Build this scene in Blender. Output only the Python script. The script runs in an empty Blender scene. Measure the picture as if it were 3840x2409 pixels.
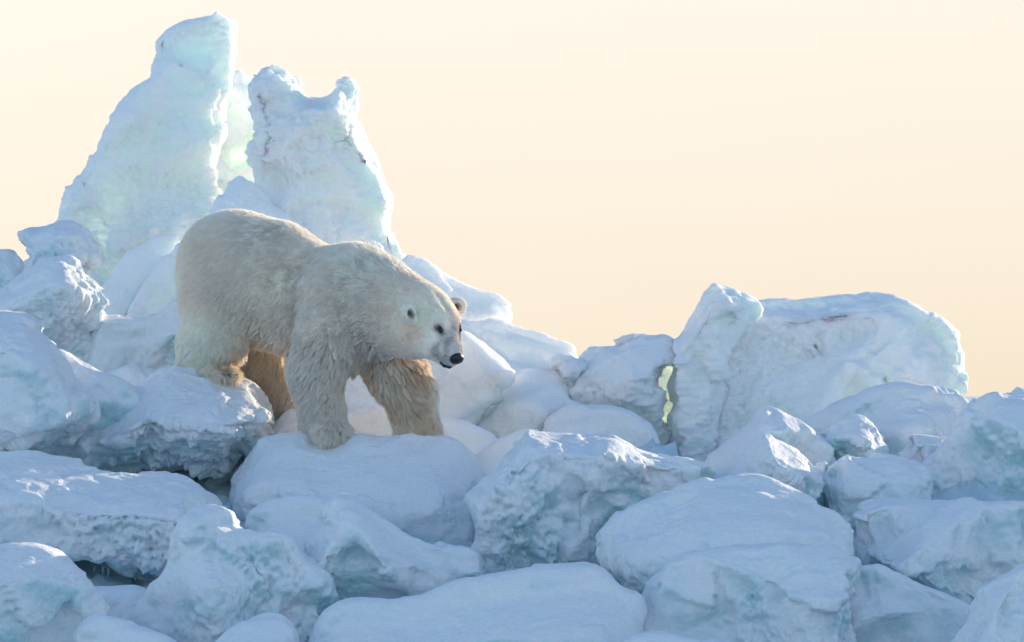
import bpy, math, random
import numpy as np
from mathutils import Vector
from mathutils.bvhtree import BVHTree

scn = bpy.context.scene
COL = scn.collection
R = math.radians

# ---------------------------------------------------------------- camera
CAM_Y, CAM_Z, PPM = -30.0, 2.5, 320.0          # distance to the bear, height, view pixels (2410 wide) per metre at the bear
VW, VH, HORIZ = 2410.0, 1512.0, 930.0
LENS = 36.0 * 30.0 * PPM / VW
PITCH = math.atan((HORIZ - VH / 2) / PPM / 30.0)
cam_d = bpy.data.cameras.new("camera")
cam = bpy.data.objects.new("camera", cam_d)
COL.objects.link(cam)
cam.location = (0, CAM_Y, CAM_Z)
cam.rotation_euler = (R(90) + PITCH, 0, 0)
cam_d.lens = LENS
cam_d.sensor_width = 36.0
cam_d.clip_start = 0.5
cam_d.clip_end = 20000
cam_d.dof.use_dof = False
scn.camera = cam

def P(px, py, Y):
    """the point at depth Y that shows at (px, py) of the photograph"""
    u = (px - VW / 2) / (PPM * 30.0)
    v = (VH / 2 - py) / (PPM * 30.0)
    c, s = math.cos(PITCH), math.sin(PITCH)
    dy, dz = c - v * s, s + v * c
    t = (Y - CAM_Y) / dy
    return (u * t, Y, CAM_Z + dz * t)

# ---------------------------------------------------------------- sky and sun
SUN_EL, SUN_AZ = R(12), R(40)                  # azimuth to the right of the view direction (+Y)
sun_dir = Vector((math.sin(SUN_AZ) * math.cos(SUN_EL), math.cos(SUN_AZ) * math.cos(SUN_EL), math.sin(SUN_EL)))
world = bpy.data.worlds.new("World")
scn.world = world
world.use_nodes = True
nt = world.node_tree
nt.nodes.clear()
def wn(t, **k):
    n = nt.nodes.new(t)
    for a, b in k.items():
        setattr(n, a, b)
    return n
def ramp_set(n, stops):
    e = n.color_ramp.elements
    while len(e) > 1:
        e.remove(e[0])
    e[0].position, e[0].color = stops[0][0], (*stops[0][1], 1)
    for p_, c_ in stops[1:]:
        x = e.new(p_)
        x.color = (*c_, 1)
sky = wn('ShaderNodeTexSky', sky_type='NISHITA')
sky.sun_disc = False
sky.sun_elevation = SUN_EL
sky.sun_rotation = SUN_AZ
sky.air_density, sky.dust_density, sky.ozone_density = 1.2, 3.0, 2.0
tc = wn('ShaderNodeTexCoord')
sep = wn('ShaderNodeSeparateXYZ')
nt.links.new(tc.outputs['Generated'], sep.inputs[0])
front = wn('ShaderNodeValToRGB')               # towards the sun: warm haze low down
ramp_set(front, [(0.0, (0.731, 0.628, 0.494)), (0.03, (0.739, 0.658, 0.546)), (0.06, (0.747, 0.685, 0.594)), (0.1, (0.755, 0.714, 0.635)), (0.2, (0.619, 0.602, 0.585)), (0.4, (0.223, 0.309, 0.447)), (1.0, (0.064, 0.146, 0.344))])
back = wn('ShaderNodeValToRGB')                # away from the sun: pale blue low down, deep blue overhead
ramp_set(back, [(0.0, (0.622, 0.787, 0.878)), (0.22, (0.604, 0.787, 0.915)), (0.5, (0.229, 0.384, 0.604)), (1.0, (0.064, 0.151, 0.366))])
nt.links.new(sep.outputs['Z'], front.inputs[0])
nt.links.new(sep.outputs['Z'], back.inputs[0])
dot = wn('ShaderNodeVectorMath', operation='DOT_PRODUCT')
dot.inputs[1].default_value = (math.sin(R(10)), math.cos(R(10)), 0.0)
nt.links.new(tc.outputs['Generated'], dot.inputs[0])
mr = wn('ShaderNodeMapRange', interpolation_type='SMOOTHSTEP')
mr.inputs['From Min'].default_value = -0.15
mr.inputs['From Max'].default_value = 0.85
nt.links.new(dot.outputs['Value'], mr.inputs['Value'])
mixfb = wn('ShaderNodeMix', data_type='RGBA')
nt.links.new(mr.outputs[0], mixfb.inputs[0])
nt.links.new(back.outputs[0], mixfb.inputs[6])
nt.links.new(front.outputs[0], mixfb.inputs[7])
# soft veils in the overcast-bright air
nz = wn('ShaderNodeTexNoise')
nz.inputs['Scale'].default_value = 5.0
nz.inputs['Detail'].default_value = 3.0
mpv = wn('ShaderNodeMapping')
mpv.inputs['Scale'].default_value = (1, 1, 4)
nt.links.new(tc.outputs['Generated'], mpv.inputs[0])
nt.links.new(mpv.outputs[0], nz.inputs['Vector'])
vr = wn('ShaderNodeMapRange')
vr.inputs['To Min'].default_value = 0.985
vr.inputs['To Max'].default_value = 1.03
nt.links.new(nz.outputs['Fac'], vr.inputs['Value'])
hx = wn('ShaderNodeMapRange')                   # the haze is a little brighter towards the left
hx.inputs['From Min'].default_value = -0.13
hx.inputs['From Max'].default_value = 0.13
hx.inputs['To Min'].default_value = 1.035
hx.inputs['To Max'].default_value = 0.975
nt.links.new(sep.outputs['X'], hx.inputs['Value'])
hm = wn('ShaderNodeMath', operation='MULTIPLY')
nt.links.new(hx.outputs[0], hm.inputs[0])
nt.links.new(vr.outputs[0], hm.inputs[1])
vmul = wn('ShaderNodeVectorMath', operation='SCALE')
nt.links.new(mixfb.outputs[2], vmul.inputs[0])
nt.links.new(hm.outputs[0], vmul.inputs['Scale'])
skys = wn('ShaderNodeVectorMath', operation='SCALE')
skys.inputs['Scale'].default_value = 0.08
nt.links.new(sky.outputs[0], skys.inputs[0])
mixn = wn('ShaderNodeMix', data_type='RGBA')
mixn.inputs[0].default_value = 0.94
nt.links.new(skys.outputs[0], mixn.inputs[6])
nt.links.new(vmul.outputs[0], mixn.inputs[7])
bg = wn('ShaderNodeBackground')
bg.inputs['Strength'].default_value = 1.0
nt.links.new(mixn.outputs[2], bg.inputs['Color'])
wo = wn('ShaderNodeOutputWorld')
nt.links.new(bg.outputs[0], wo.inputs['Surface'])

sd_ = bpy.data.lights.new("sun", 'SUN')
sd_.energy = 5.0
sd_.angle = R(0.8)
sd_.color = (1.0, 0.82, 0.60)
sun = bpy.data.objects.new("sun", sd_)
COL.objects.link(sun)
sun.location = (30, 20, 20)
sun.rotation_euler = (-sun_dir).to_track_quat('-Z', 'Y').to_euler()

scn.view_settings.view_transform = 'Standard'
scn.view_settings.look = 'None'
scn.view_settings.exposure = 0.43
scn.view_settings.gamma = 1.0
scn.render.engine = 'CYCLES'
scn.cycles.use_denoising = True
scn.cycles.max_bounces = 10
scn.cycles.diffuse_bounces = 8
scn.cycles.transmission_bounces = 6
scn.cycles.transparent_max_bounces = 8
scn.cycles.sample_clamp_indirect = 6.0
scn.cycles_curves.shape = 'RIBBONS' if hasattr(scn, 'cycles_curves') else None

# ---------------------------------------------------------------- noise volumes (periodic, made once)
def gfield(n, power, lo, hi, seed):
    rs = np.random.RandomState(seed)
    f = np.fft.rfftn(rs.standard_normal((n, n, n)).astype(np.float32))
    k = np.fft.fftfreq(n) * n
    kz = np.fft.rfftfreq(n) * n
    kk = np.sqrt(k[:, None, None] ** 2 + k[None, :, None] ** 2 + kz[None, None, :] ** 2)
    a = np.where((kk >= lo) & (kk <= hi), np.maximum(kk, 1e-6) ** (-power), 0)
    v = np.fft.irfftn(f * a, s=(n, n, n))
    return (v / v.std()).astype(np.float32)
VF = gfield(96, 2.3, 1, 40, 3)                  # fractal
VB = gfield(96, 0.6, 9, 20, 5)                  # one band, for nodules
VM = gfield(64, 2.8, 1, 8, 9)                   # smooth, for masks
def wfield(n, cells, seed):
    """piecewise tilted cells: broken, chipped faces"""
    rs = np.random.RandomState(seed)
    J = rs.rand(cells, cells, cells, 3)
    Gv = rs.standard_normal((cells, cells, cells, 3))
    Gv /= np.linalg.norm(Gv, axis=-1, keepdims=True)
    O = rs.standard_normal((cells, cells, cells)) * 0.25
    g = (np.stack(np.meshgrid(*[np.arange(n)] * 3, indexing='ij'), -1).reshape(-1, 3)) / n * cells
    ci = np.floor(g).astype(int)
    best = np.full(len(g), 1e9)
    val = np.zeros(len(g))
    for a in (-1, 0, 1):
        for b in (-1, 0, 1):
            for c in (-1, 0, 1):
                cc = ci + (a, b, c)
                m = cc % cells
                q = g - (cc + J[m[:, 0], m[:, 1], m[:, 2]])
                d = (q * q).sum(1)
                u = d < best
                best = np.where(u, d, best)
                val = np.where(u, (q * Gv[m[:, 0], m[:, 1], m[:, 2]]).sum(1) + O[m[:, 0], m[:, 1], m[:, 2]], val)
    return val.reshape(n, n, n).astype(np.float32)
VC = wfield(96, 8, 21)
def look(V, p, scale=(1, 1, 1), off=0.0):
    """V at points p; p * scale are in periods"""
    n = V.shape[0]
    q = (p * np.asarray(scale) + off) * n
    i = np.floor(q).astype(np.int64)
    f = (q - i).astype(np.float32)
    f = f * f * (3 - 2 * f)
    i0 = i % n
    i1 = (i0 + 1) % n
    x0, y0, z0 = i0.T
    x1, y1, z1 = i1.T
    fx, fy, fz = f.T
    c00 = V[x0, y0, z0] * (1 - fx) + V[x1, y0, z0] * fx
    c10 = V[x0, y1, z0] * (1 - fx) + V[x1, y1, z0] * fx
    c01 = V[x0, y0, z1] * (1 - fx) + V[x1, y0, z1] * fx
    c11 = V[x0, y1, z1] * (1 - fx) + V[x1, y1, z1] * fx
    return (c00 * (1 - fy) + c10 * fy) * (1 - fz) + (c01 * (1 - fy) + c11 * fy) * fz
def sstep(a, b, x):
    t = np.clip((x - a) / (b - a), 0, 1)
    return t * t * (3 - 2 * t)

# ---------------------------------------------------------------- surface from a field
def surface_nets(v, org, h):
    s = v < 0
    nx, ny, nz_ = v.shape
    c = [(i, j, k) for i in (0, 1) for j in (0, 1) for k in (0, 1)]
    cnt = np.zeros((nx - 1, ny - 1, nz_ - 1), np.int8)
    for i, j, k in c:
        cnt += s[i:nx - 1 + i, j:ny - 1 + j, k:nz_ - 1 + k]
    mixed = (cnt > 0) & (cnt < 8)
    idx = np.full(mixed.shape, -1, np.int64)
    ijk = np.argwhere(mixed)
    idx[mixed] = np.arange(len(ijk))
    cv = np.stack([v[ijk[:, 0] + i, ijk[:, 1] + j, ijk[:, 2] + k] for i, j, k in c], 1)
    acc = np.zeros((len(ijk), 3))
    num = np.zeros(len(ijk))
    for a in range(8):
        for b in range(a + 1, 8):
            d = np.abs(np.array(c[a]) - np.array(c[b]))
            if d.sum() != 1:
                continue
            va, vb = cv[:, a], cv[:, b]
            m = (va < 0) != (vb < 0)
            t = np.where(m, va / np.where(m, va - vb, 1), 0)
            pt = np.array(c[a])[None] * (1 - t[:, None]) + np.array(c[b])[None] * t[:, None]
            acc += pt * m[:, None]
            num += m
    verts = (ijk + acc / num[:, None]) * h + np.asarray(org)
    quads = []
    for ax in range(3):
        sl0 = [slice(None)] * 3
        sl1 = [slice(None)] * 3
        sl0[ax] = slice(0, -1)
        sl1[ax] = slice(1, None)
        a, b = s[tuple(sl0)], s[tuple(sl1)]
        e = np.argwhere(a != b)
        o1, o2 = (ax + 1) % 3, (ax + 2) % 3
        e = e[(e[:, o1] > 0) & (e[:, o2] > 0) & (e[:, o1] < v.shape[o1] - 1) & (e[:, o2] < v.shape[o2] - 1)]
        inside = s[e[:, 0], e[:, 1], e[:, 2]]
        def cell(d1, d2):
            q = e.copy()
            q[:, o1] -= d1
            q[:, o2] -= d2
            return idx[q[:, 0], q[:, 1], q[:, 2]]
        q = np.stack([cell(1, 1), cell(0, 1), cell(0, 0), cell(1, 0)], 1)
        q = np.where(inside[:, None], q, q[:, ::-1])
        quads.append(q)
    quads = np.concatenate(quads)
    quads = quads[(quads >= 0).all(1)]
    return verts, quads

def mesh_from(name, verts, quads, smooth=True):
    me = bpy.data.meshes.new(name)
    nv, nf = len(verts), len(quads)
    k = quads.shape[1]
    me.vertices.add(nv)
    me.vertices.foreach_set("co", np.asarray(verts, np.float32).ravel())
    me.loops.add(nf * k)
    me.loops.foreach_set("vertex_index", quads.astype(np.int32).ravel())
    me.polygons.add(nf)
    me.polygons.foreach_set("loop_start", np.arange(0, nf * k, k, dtype=np.int32))
    me.polygons.foreach_set("loop_total", np.full(nf, k, np.int32))
    me.update(calc_edges=True)
    me.validate()
    if smooth:
        me.polygons.foreach_set("use_smooth", np.ones(len(me.polygons), bool))
    return me
def subdivided(me, levels=1):
    ob = bpy.data.objects.new("tmp", me)
    COL.objects.link(ob)
    md = ob.modifiers.new("s", 'SUBSURF')
    md.levels = levels
    md.render_levels = levels
    dg = bpy.context.evaluated_depsgraph_get()
    out = bpy.data.meshes.new_from_object(ob.evaluated_get(dg))
    bpy.data.objects.remove(ob)
    bpy.data.meshes.remove(me)
    return out
def coords(me):
    a = np.empty(len(me.vertices) * 3, np.float32)
    me.vertices.foreach_get("co", a)
    return a.reshape(-1, 3).astype(np.float64)
def normals(me):
    a = np.empty(len(me.vertices) * 3, np.float32)
    me.vertex_normals.foreach_get("vector", a)
    return a.reshape(-1, 3).astype(np.float64)
def set_coords(me, co):
    me.vertices.foreach_set("co", co.astype(np.float32).ravel())
    me.update()

def link(name, me, mat, parent=None, loc=(0, 0, 0)):
    me.name = name
    o = bpy.data.objects.new(name, me)
    COL.objects.link(o)
    o.location = loc
    if mat:
        me.materials.clear()
        me.materials.append(mat)
    if parent:
        o.parent = parent
    return o
def tag(o, label=None, cat=None, group=None, kind=None):
    if label: o['label'] = label
    if cat: o['category'] = cat
    if group: o['group'] = group
    if kind: o['kind'] = kind
    return o

# ---------------------------------------------------------------- materials
def ice_material(name, scale=0.05, snow=(0.90, 0.92, 0.95), ice=(0.70, 0.85, 0.88), icy=0.5, radius=(0.35, 0.85, 0.75), sssw=1.0, stain=0.25, bump=1.0):
    m = bpy.data.materials.new(name)
    m.use_nodes = True
    t = m.node_tree
    t.nodes.clear()
    N = lambda k, **kw: (lambda n: ([setattr(n, a, b) for a, b in kw.items()], n)[1])(t.nodes.new(k))
    L = t.links.new
    out = N('ShaderNodeOutputMaterial')
    bs = N('ShaderNodeBsdfPrincipled')
    L(bs.outputs[0], out.inputs['Surface'])
    geo = N('ShaderNodeNewGeometry')
    sp = N('ShaderNodeSeparateXYZ')
    L(geo.outputs['Normal'], sp.inputs[0])
    n1 = N('ShaderNodeTexNoise'); n1.inputs['Scale'].default_value = 2.3; n1.inputs['Detail'].default_value = 6
    n2 = N('ShaderNodeTexNoise'); n2.inputs['Scale'].default_value = 30; n2.inputs['Detail'].default_value = 4
    n3 = N('ShaderNodeTexNoise'); n3.inputs['Scale'].default_value = 120; n3.inputs['Detail'].default_value = 3
    n4 = N('ShaderNodeTexNoise'); n4.inputs['Scale'].default_value = 1.6; n4.inputs['Detail'].default_value = 7; n4.inputs['Roughness'].default_value = 0.65
    for n in (n1, n2, n3, n4):
        L(geo.outputs['Position'], n.inputs['Vector'])
    # bare wind-stripped ice on steep faces; its teal also paints shade on undersides
    a = N('ShaderNodeMapRange'); a.inputs['From Min'].default_value = 0.55; a.inputs['From Max'].default_value = -0.2
    L(sp.outputs['Z'], a.inputs['Value'])
    b = N('ShaderNodeMapRange'); b.inputs['From Min'].default_value = 0.62 - 0.3 * icy; b.inputs['From Max'].default_value = 0.85 - 0.3 * icy
    L(n1.outputs['Fac'], b.inputs['Value'])
    mul = N('ShaderNodeMath', operation='MULTIPLY')
    L(a.outputs[0], mul.inputs[0]); L(b.outputs[0], mul.inputs[1])
    mx = N('ShaderNodeMix', data_type='RGBA')
    mx.inputs[6].default_value = (*snow, 1); mx.inputs[7].default_value = (*ice, 1)
    L(mul.outputs[0], mx.inputs[0])
    # faint brownish-grey dirt frozen in
    st = N('ShaderNodeMapRange'); st.inputs['From Min'].default_value = 0.64; st.inputs['From Max'].default_value = 0.76; st.inputs['To Max'].default_value = stain
    L(n4.outputs['Fac'], st.inputs['Value'])
    st2 = N('ShaderNodeMath', operation='MULTIPLY')
    L(st.outputs[0], st2.inputs[0]); L(a.outputs[0], st2.inputs[1])
    mx2 = N('ShaderNodeMix', data_type='RGBA')
    mx2.inputs[7].default_value = (0.62, 0.60, 0.53, 1)
    L(st2.outputs[0], mx2.inputs[0]); L(mx.outputs[2], mx2.inputs[6])
    L(mx2.outputs[2], bs.inputs['Base Color'])
    bs.inputs['Subsurface Weight'].default_value = sssw
    bs.inputs['Subsurface Radius'].default_value = radius
    bs.inputs['Subsurface Scale'].default_value = scale
    bs.inputs['IOR'].default_value = 1.31
    rr = N('ShaderNodeMapRange'); rr.inputs['To Min'].default_value = 0.75; rr.inputs['To Max'].default_value = 0.38
    L(mul.outputs[0], rr.inputs['Value']); L(rr.outputs[0], bs.inputs['Roughness'])
    bs.inputs['Specular IOR Level'].default_value = 0.35
    b1 = N('ShaderNodeBump'); b1.inputs['Strength'].default_value = 0.55 * bump; b1.inputs['Distance'].default_value = 0.012
    L(n2.outputs['Fac'], b1.inputs['Height'])
    b2 = N('ShaderNodeBump'); b2.inputs['Strength'].default_value = 0.5 * bump; b2.inputs['Distance'].default_value = 0.004
    L(n3.outputs['Fac'], b2.inputs['Height']); L(b1.outputs[0], b2.inputs['Normal'])
    L(b2.outputs[0], bs.inputs['Normal'])
    return m
M_NEAR = ice_material('snow_covered_ice', scale=0.02, icy=0.65, sssw=0.45, ice=(0.50, 0.71, 0.74), bump=2.3)
M_TOWER = ice_material('translucent_ice', scale=0.29, snow=(0.965, 0.968, 0.955), ice=(0.91, 0.98, 0.925), radius=(0.56, 1.0, 0.76), sssw=0.9, bump=1.4, icy=0.7, stain=0.0)
M_GLOW = ice_material('thin_clear_ice', scale=0.3, snow=(0.93, 0.985, 0.84), ice=(0.92, 0.98, 0.88), radius=(0.78, 1.0, 0.66), icy=0.8, stain=0.0)
M_PALE = ice_material('pale_green_ice', scale=0.26, snow=(0.945, 0.985, 0.93), ice=(0.89, 0.985, 0.88), radius=(0.5, 1.0, 0.68), icy=0.8, stain=0.0)
M_FROST = ice_material('frosted_ice', scale=0.14, snow=(0.945, 0.955, 0.955), ice=(0.84, 0.955, 0.91), radius=(0.5, 1.0, 0.75), icy=0.6, sssw=0.75, stain=0.1, bump=1.6)
M_WARM = ice_material('backlit_snow', scale=0.30, snow=(0.965, 0.965, 0.95), ice=(0.93, 0.965, 0.92), radius=(0.9, 1.0, 0.9), icy=0.4, sssw=0.85, stain=0.12, bump=1.6)
M_GAP = ice_material('shaded_gap_ice', scale=0.02, snow=(0.60, 0.73, 0.77), ice=(0.30, 0.48, 0.50), icy=0.8, sssw=0.2, stain=0.0)  # ground ice, coloured dark teal to paint shade into the gaps
M_SNOW = ice_material('packed_snow', scale=0.012, sssw=0.4, bump=1.8, icy=0.1, stain=0.0)

# ---------------------------------------------------------------- ice blocks
def chaikin(p, n=2):
    for _ in range(n):
        q = np.roll(p, -1, 0)
        p = np.stack([p * 0.75 + q * 0.25, p * 0.25 + q * 0.75], 1).reshape(-1, 2)
    return p
def sd_poly(px, pz, poly):
    """signed distance of the grid points to a closed polygon"""
    d = np.full(px.shape, 1e9)
    s = np.zeros(px.shape, bool)
    n = len(poly)
    for i in range(n):
        ax, az = poly[i]
        bx, bz = poly[(i + 1) % n]
        ex, ez = bx - ax, bz - az
        wx, wz = px - ax, pz - az
        t = np.clip((wx * ex + wz * ez) / (ex * ex + ez * ez + 1e-12), 0, 1)
        d = np.minimum(d, (wx - ex * t) ** 2 + (wz - ez * t) ** 2)
        c = (az > pz) != (bz > pz)
        with np.errstate(divide='ignore', invalid='ignore'):
            xi = ax + (pz - az) * ex / (ez if abs(ez) > 1e-12 else 1e-12)
        s ^= c & (px < xi)
    d = np.sqrt(d)
    return np.where(s, -d, d)
def smax(a, b, k):
    h = np.maximum(k - np.abs(a - b), 0) / k
    return np.maximum(a, b) + h * h * k * 0.25
def smin(a, b, k):
    return -smax(-a, -b, k)

def block(name, label, cat, out, Y, T=0.5, B=0.5, k=0.14, rough=1.0, mat=None, seed=None, crest=0.22, a=0.25, under=0.0, uh=0.3,
          bumps=(), ridges=(), facets=4, tilt=0.6, h=0.027, group=None, sm=2, wob=1.0, ripple=0.0, lean=0.0, taper=0.10, chip=1.0, thin=()):
    rs = np.random.RandomState(seed if seed is not None else (sum(map(ord, label)) % 9973))
    pts = np.array([[float(c) for c in w.split(',')] for w in out.split()])
    px_m = 1.0 / PPM * (Y - CAM_Y) / 30.0
    poly = np.array([[P(x, y, Y)[0], P(x, y, Y)[2]] for x, y in pts])
    poly = chaikin(poly, sm)
    lo, hi = poly.min(0) - 3 * h, poly.max(0) + 3 * h
    xs = np.arange(lo[0], hi[0] + h, h)
    zs = np.arange(lo[1], hi[1] + h, h)
    X, Z = np.meshgrid(xs, zs, indexing='ij')
    d2 = sd_poly(X, Z, poly)
    # ragged outline
    pp = np.stack([X.ravel(), np.full(X.size, Y * 0.37), Z.ravel()], 1)
    d2 = d2 + (look(VF, pp, (0.42,) * 3, rs.rand()) * 0.010 * wob).reshape(X.shape)
    zt = np.where(d2 < 0, Z, -1e9).max(1)
    bad = zt < -1e8
    if bad.any():
        zt[bad] = np.interp(xs[bad], xs[~bad], zt[~bad])
    kn = np.ones(7) / 7
    zt = np.convolve(np.pad(zt, 3, mode='edge'), kn, 'valid')
    t = np.maximum(zt[:, None] - Z, 0)
    k = k * 0.5
    tt = t / (crest * 1.25)
    F = T * (a + (1 - a) * smin(tt, np.ones_like(tt), 0.35))
    cx, cz = poly.mean(0)
    W, H = (hi - lo)
    for _ in range(facets):
        ang = rs.rand() * 2 * math.pi
        g = tilt * (0.7 + 1.1 * rs.rand())
        xo, zo = cx + (rs.rand() - 0.5) * W * 0.6, cz + (rs.rand() - 0.35) * H * 0.5
        pl = T * 0.92 + g * (math.cos(ang) * (X - xo) + math.sin(ang) * (Z - zo))
        F = smin(F, pl, 0.05)
    F = F + lean * (Z - cz)
    if under > 0:
        zb = lo[1] + 3 * h
        F = F - under * np.exp(-((Z - zb) / uh) ** 2)
    for bx, by, amp, rad in bumps:
        c = P(bx, by, Y)
        F = F + amp * np.exp(-((X - c[0]) ** 2 + (Z - c[2]) ** 2) / (rad * px_m) ** 2)
    for x1, y1, x2, y2, amp, w in ridges:
        p1, p2 = P(x1, y1, Y), P(x2, y2, Y)
        ex, ez = p2[0] - p1[0], p2[2] - p1[2]
        tt = np.clip(((X - p1[0]) * ex + (Z - p1[2]) * ez) / (ex * ex + ez * ez), 0, 1)
        dd = np.hypot(X - p1[0] - ex * tt, Z - p1[2] - ez * tt)
        F = F + amp * np.exp(-(dd / (w * px_m)) ** 1.5)
    F = F + (look(VM, pp, (0.22,) * 3, rs.rand()) * 0.05 * wob).reshape(X.shape)
    F = smax(F, np.full_like(F, min(k * 1.2, B)), 0.06)
    ymin, ymax = Y - F.max() - 4 * h, Y + B + 4 * h
    ys = np.arange(ymin, ymax + h, h)
    yy = ys[None, None, :] - Y
    D2 = (d2[:, :, None] + taper * np.maximum(np.abs(yy) - 0.1, 0)).astype(np.float32)
    gF = np.gradient(F, h)
    sl = np.sqrt(1 + np.minimum(gF[0] ** 2 + gF[1] ** 2, 4))
    f1 = ((-yy - F[:, :, None]) / sl[:, :, None]).astype(np.float32)
    Bm = B * (0.8 + 0.25 * np.tanh(t))
    for bx, by, amp, rad in thin:
        c = P(bx, by, Y)
        e = np.exp(-((X - c[0]) ** 2 + (Z - c[2]) ** 2) / (rad * px_m) ** 2)
        Bm = Bm - amp * e
    Bm = np.maximum(Bm, 0.06)
    f2 = (yy - Bm[:, :, None]).astype(np.float32)
    v = smax(smax(D2, f1, k), f2, min(max(k, 0.2), B))
    v[0] = v[-1] = 1; v[:, 0] = v[:, -1] = 1; v[:, :, 0] = v[:, :, -1] = 1
    verts, quads = surface_nets(v, (xs[0], zs[0], ys[0]), h)
    verts = verts[:, [0, 2, 1]]
    quads = quads[:, ::-1]
    me = subdivided(mesh_from('b', verts, quads), 1)
    co, nr = coords(me), normals(me)
    o = rs.rand(8)
    steep = 1 - sstep(0.25, 0.75, nr[:, 2])
    patch = sstep(-0.6, 0.9, look(VM, co, (0.35,) * 3, o[0]))
    d = look(VF, co, (0.30,) * 3, o[1]) * 0.020 * wob
    d += look(VF, co, (0.9, 0.9, 0.9), o[2]) * 0.006 * (0.8 + steep * rough)
    nod = 1 - np.abs(look(VB, co, (0.85, 0.85, 0.62), o[3])) * 0.9
    d += np.maximum(nod, -0.5) * 0.0125 * rough * steep * (0.15 + patch)
    pit = look(VB, co, (1.7, 1.7, 1.1), o[4])
    d -= np.maximum(pit - 0.7, 0) * 0.016 * rough * steep * patch
    ch = (0.22 + 0.78 * steep) * min(rough, 1.3)
    wp = co + np.stack([look(VM, co, (0.4,) * 3, q_) for q_ in (0.1, 0.5, 0.9)], 1) * 0.05
    d += look(VC, wp, (0.42, 0.42, 0.42), o[6]) * 0.062 * ch * chip
    d += look(VC, wp, (0.20, 0.20, 0.20), o[1]) * 0.060 * chip * (0.5 + 0.5 * ch)
    d += look(VC, wp, (1.25, 1.25, 1.0), o[7]) * 0.020 * ch * chip * (0.3 + patch)
    # wind-packed drift lines on the snow
    d += look(VM, co, (0.7, 0.7, 3.2), o[5]) * 0.006
    if ripple:
        face = sstep(0.1, 0.7, -nr[:, 1])
        d += ripple * 0.5 * look(VF, co, (0.4, 0.6, 0.9), o[6]) * face
        d += ripple * 0.6 * look(VB, co, (0.55, 0.8, 1.5), o[7]) * face * sstep(-1.2, 0.8, look(VM, co, (0.3,) * 3, o[3]))
    co = co + nr * d[:, None]
    ox, oy, oz = (poly[:, 0].min() + poly[:, 0].max()) / 2, Y, co[:, 2].min()
    set_coords(me, co - np.array([ox, oy, oz]))
    ob = link(name, me, mat or M_NEAR, loc=(ox, oy, oz))
    tag(ob, label, cat, group)
    return ob

IB, IC = 'ice_block', 'ice block'
# --- the tall towers behind
block('ice_tower', 'tallest ice tower with squared top and wide leaning slab, glowing pale green low down', 'ice tower',
      '490,32 533,32 546,60 549,110 548,200 540,290 522,340 500,420 540,520 560,1000 150,1000 150,640 120,545 132,516 160,460 200,390 250,310 300,240 345,200 367,186 372,140 366,96 400,68 450,44',
      5.0, T=0.36, B=0.18, k=0.10, mat=M_TOWER, rough=1.2, sm=1, thin=[(290, 600, 0.15, 120), (490, 450, 0.12, 60), (450, 90, -0.35, 120), (420, 250, -0.15, 90)], chip=0.75, facets=2, tilt=0.2, a=0.4, ripple=0.034, lean=-0.06, crest=0.15,
      bumps=[(330, 450, -0.16, 110), (470, 440, -0.14, 50), (280, 610, -0.20, 70), (430, 160, 0.10, 60), (250, 520, -0.22, 70), (470, 330, 0.08, 50)],
      ridges=[(430, 60, 375, 190, 0.05, 18), (350, 205, 250, 330, 0.08, 30), (200, 430, 290, 590, 0.10, 22), (500, 130, 500, 330, 0.06, 22), (420, 150, 520, 200, 0.05, 14)])
block('ice_pillar', 'narrow ice pillar squeezed in the cleft between the two tall towers', 'ice pillar',
      '530,176 555,166 570,166 584,185 590,230 600,268 622,300 640,330 660,480 660,900 500,900 500,420 510,300 520,220', 5.75, T=0.24, B=0.42, k=0.08, mat=M_PALE, thin=[(580, 375, 0.36, 42)], facets=1, rough=1.2, crest=0.1,
      bumps=[(570, 370, -0.12, 35)], h=0.024)
block('ice_tower', 'rounded right-hand tower with rippled face, a knob and a small horn on top', 'ice tower',
      '597,215 603,185 618,168 645,158 668,168 690,182 702,208 718,232 745,236 770,236 790,222 803,205 808,186 822,184 827,230 824,262 838,282 860,310 884,352 905,400 912,440 930,480 932,515 928,535 945,568 952,600 975,650 990,1000 620,1000 655,560 640,500 618,450 604,400 606,350 622,310 610,278 597,245',
      4.5, T=0.5, B=0.35, k=0.10, mat=M_FROST, thin=[(640, 450, 0.28, 50), (900, 480, 0.2, 30)], rough=1.0, chip=0.75, facets=2, tilt=0.25, a=0.25, crest=0.12, sm=1, ripple=0.075, h=0.024,
      bumps=[(680, 250, -0.12, 40), (640, 200, -0.05, 25), (770, 330, 0.16, 110), (905, 480, 0.12, 28), (650, 440, -0.18, 40), (815, 210, -0.1, 25), (740, 245, -0.1, 30)],
      ridges=[(705, 262, 838, 285, 0.10, 14), (860, 560, 930, 620, 0.1, 18)])
block('ice_pyramid', 'small pointed ice pyramid in front of the cleft between the towers', 'ice pyramid',
      '548,420 562,408 576,412 592,428 618,452 640,485 680,510 760,580 780,1000 300,1000 286,752 330,690 372,620 410,570 450,540 492,500 520,462', 3.9, T=0.4, B=0.35, k=0.1, mat=M_TOWER, facets=2, tilt=0.3, rough=0.8, a=0.3,
      ridges=[(565, 412, 470, 700, 0.10, 26)], bumps=[(580, 600, 0.1, 60)], ripple=0.006)
block('ice_slab', 'slanting pale ice slab propped low against the tallest tower, left of the pyramid', 'ice slab',
      '380,545 425,545 440,580 420,640 400,1000 200,1000 228,725 235,672 262,640 300,600 330,565', 4.25, T=0.28, B=0.18, k=0.08, mat=M_TOWER, facets=2, rough=0.7, tilt=0.25)
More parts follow.
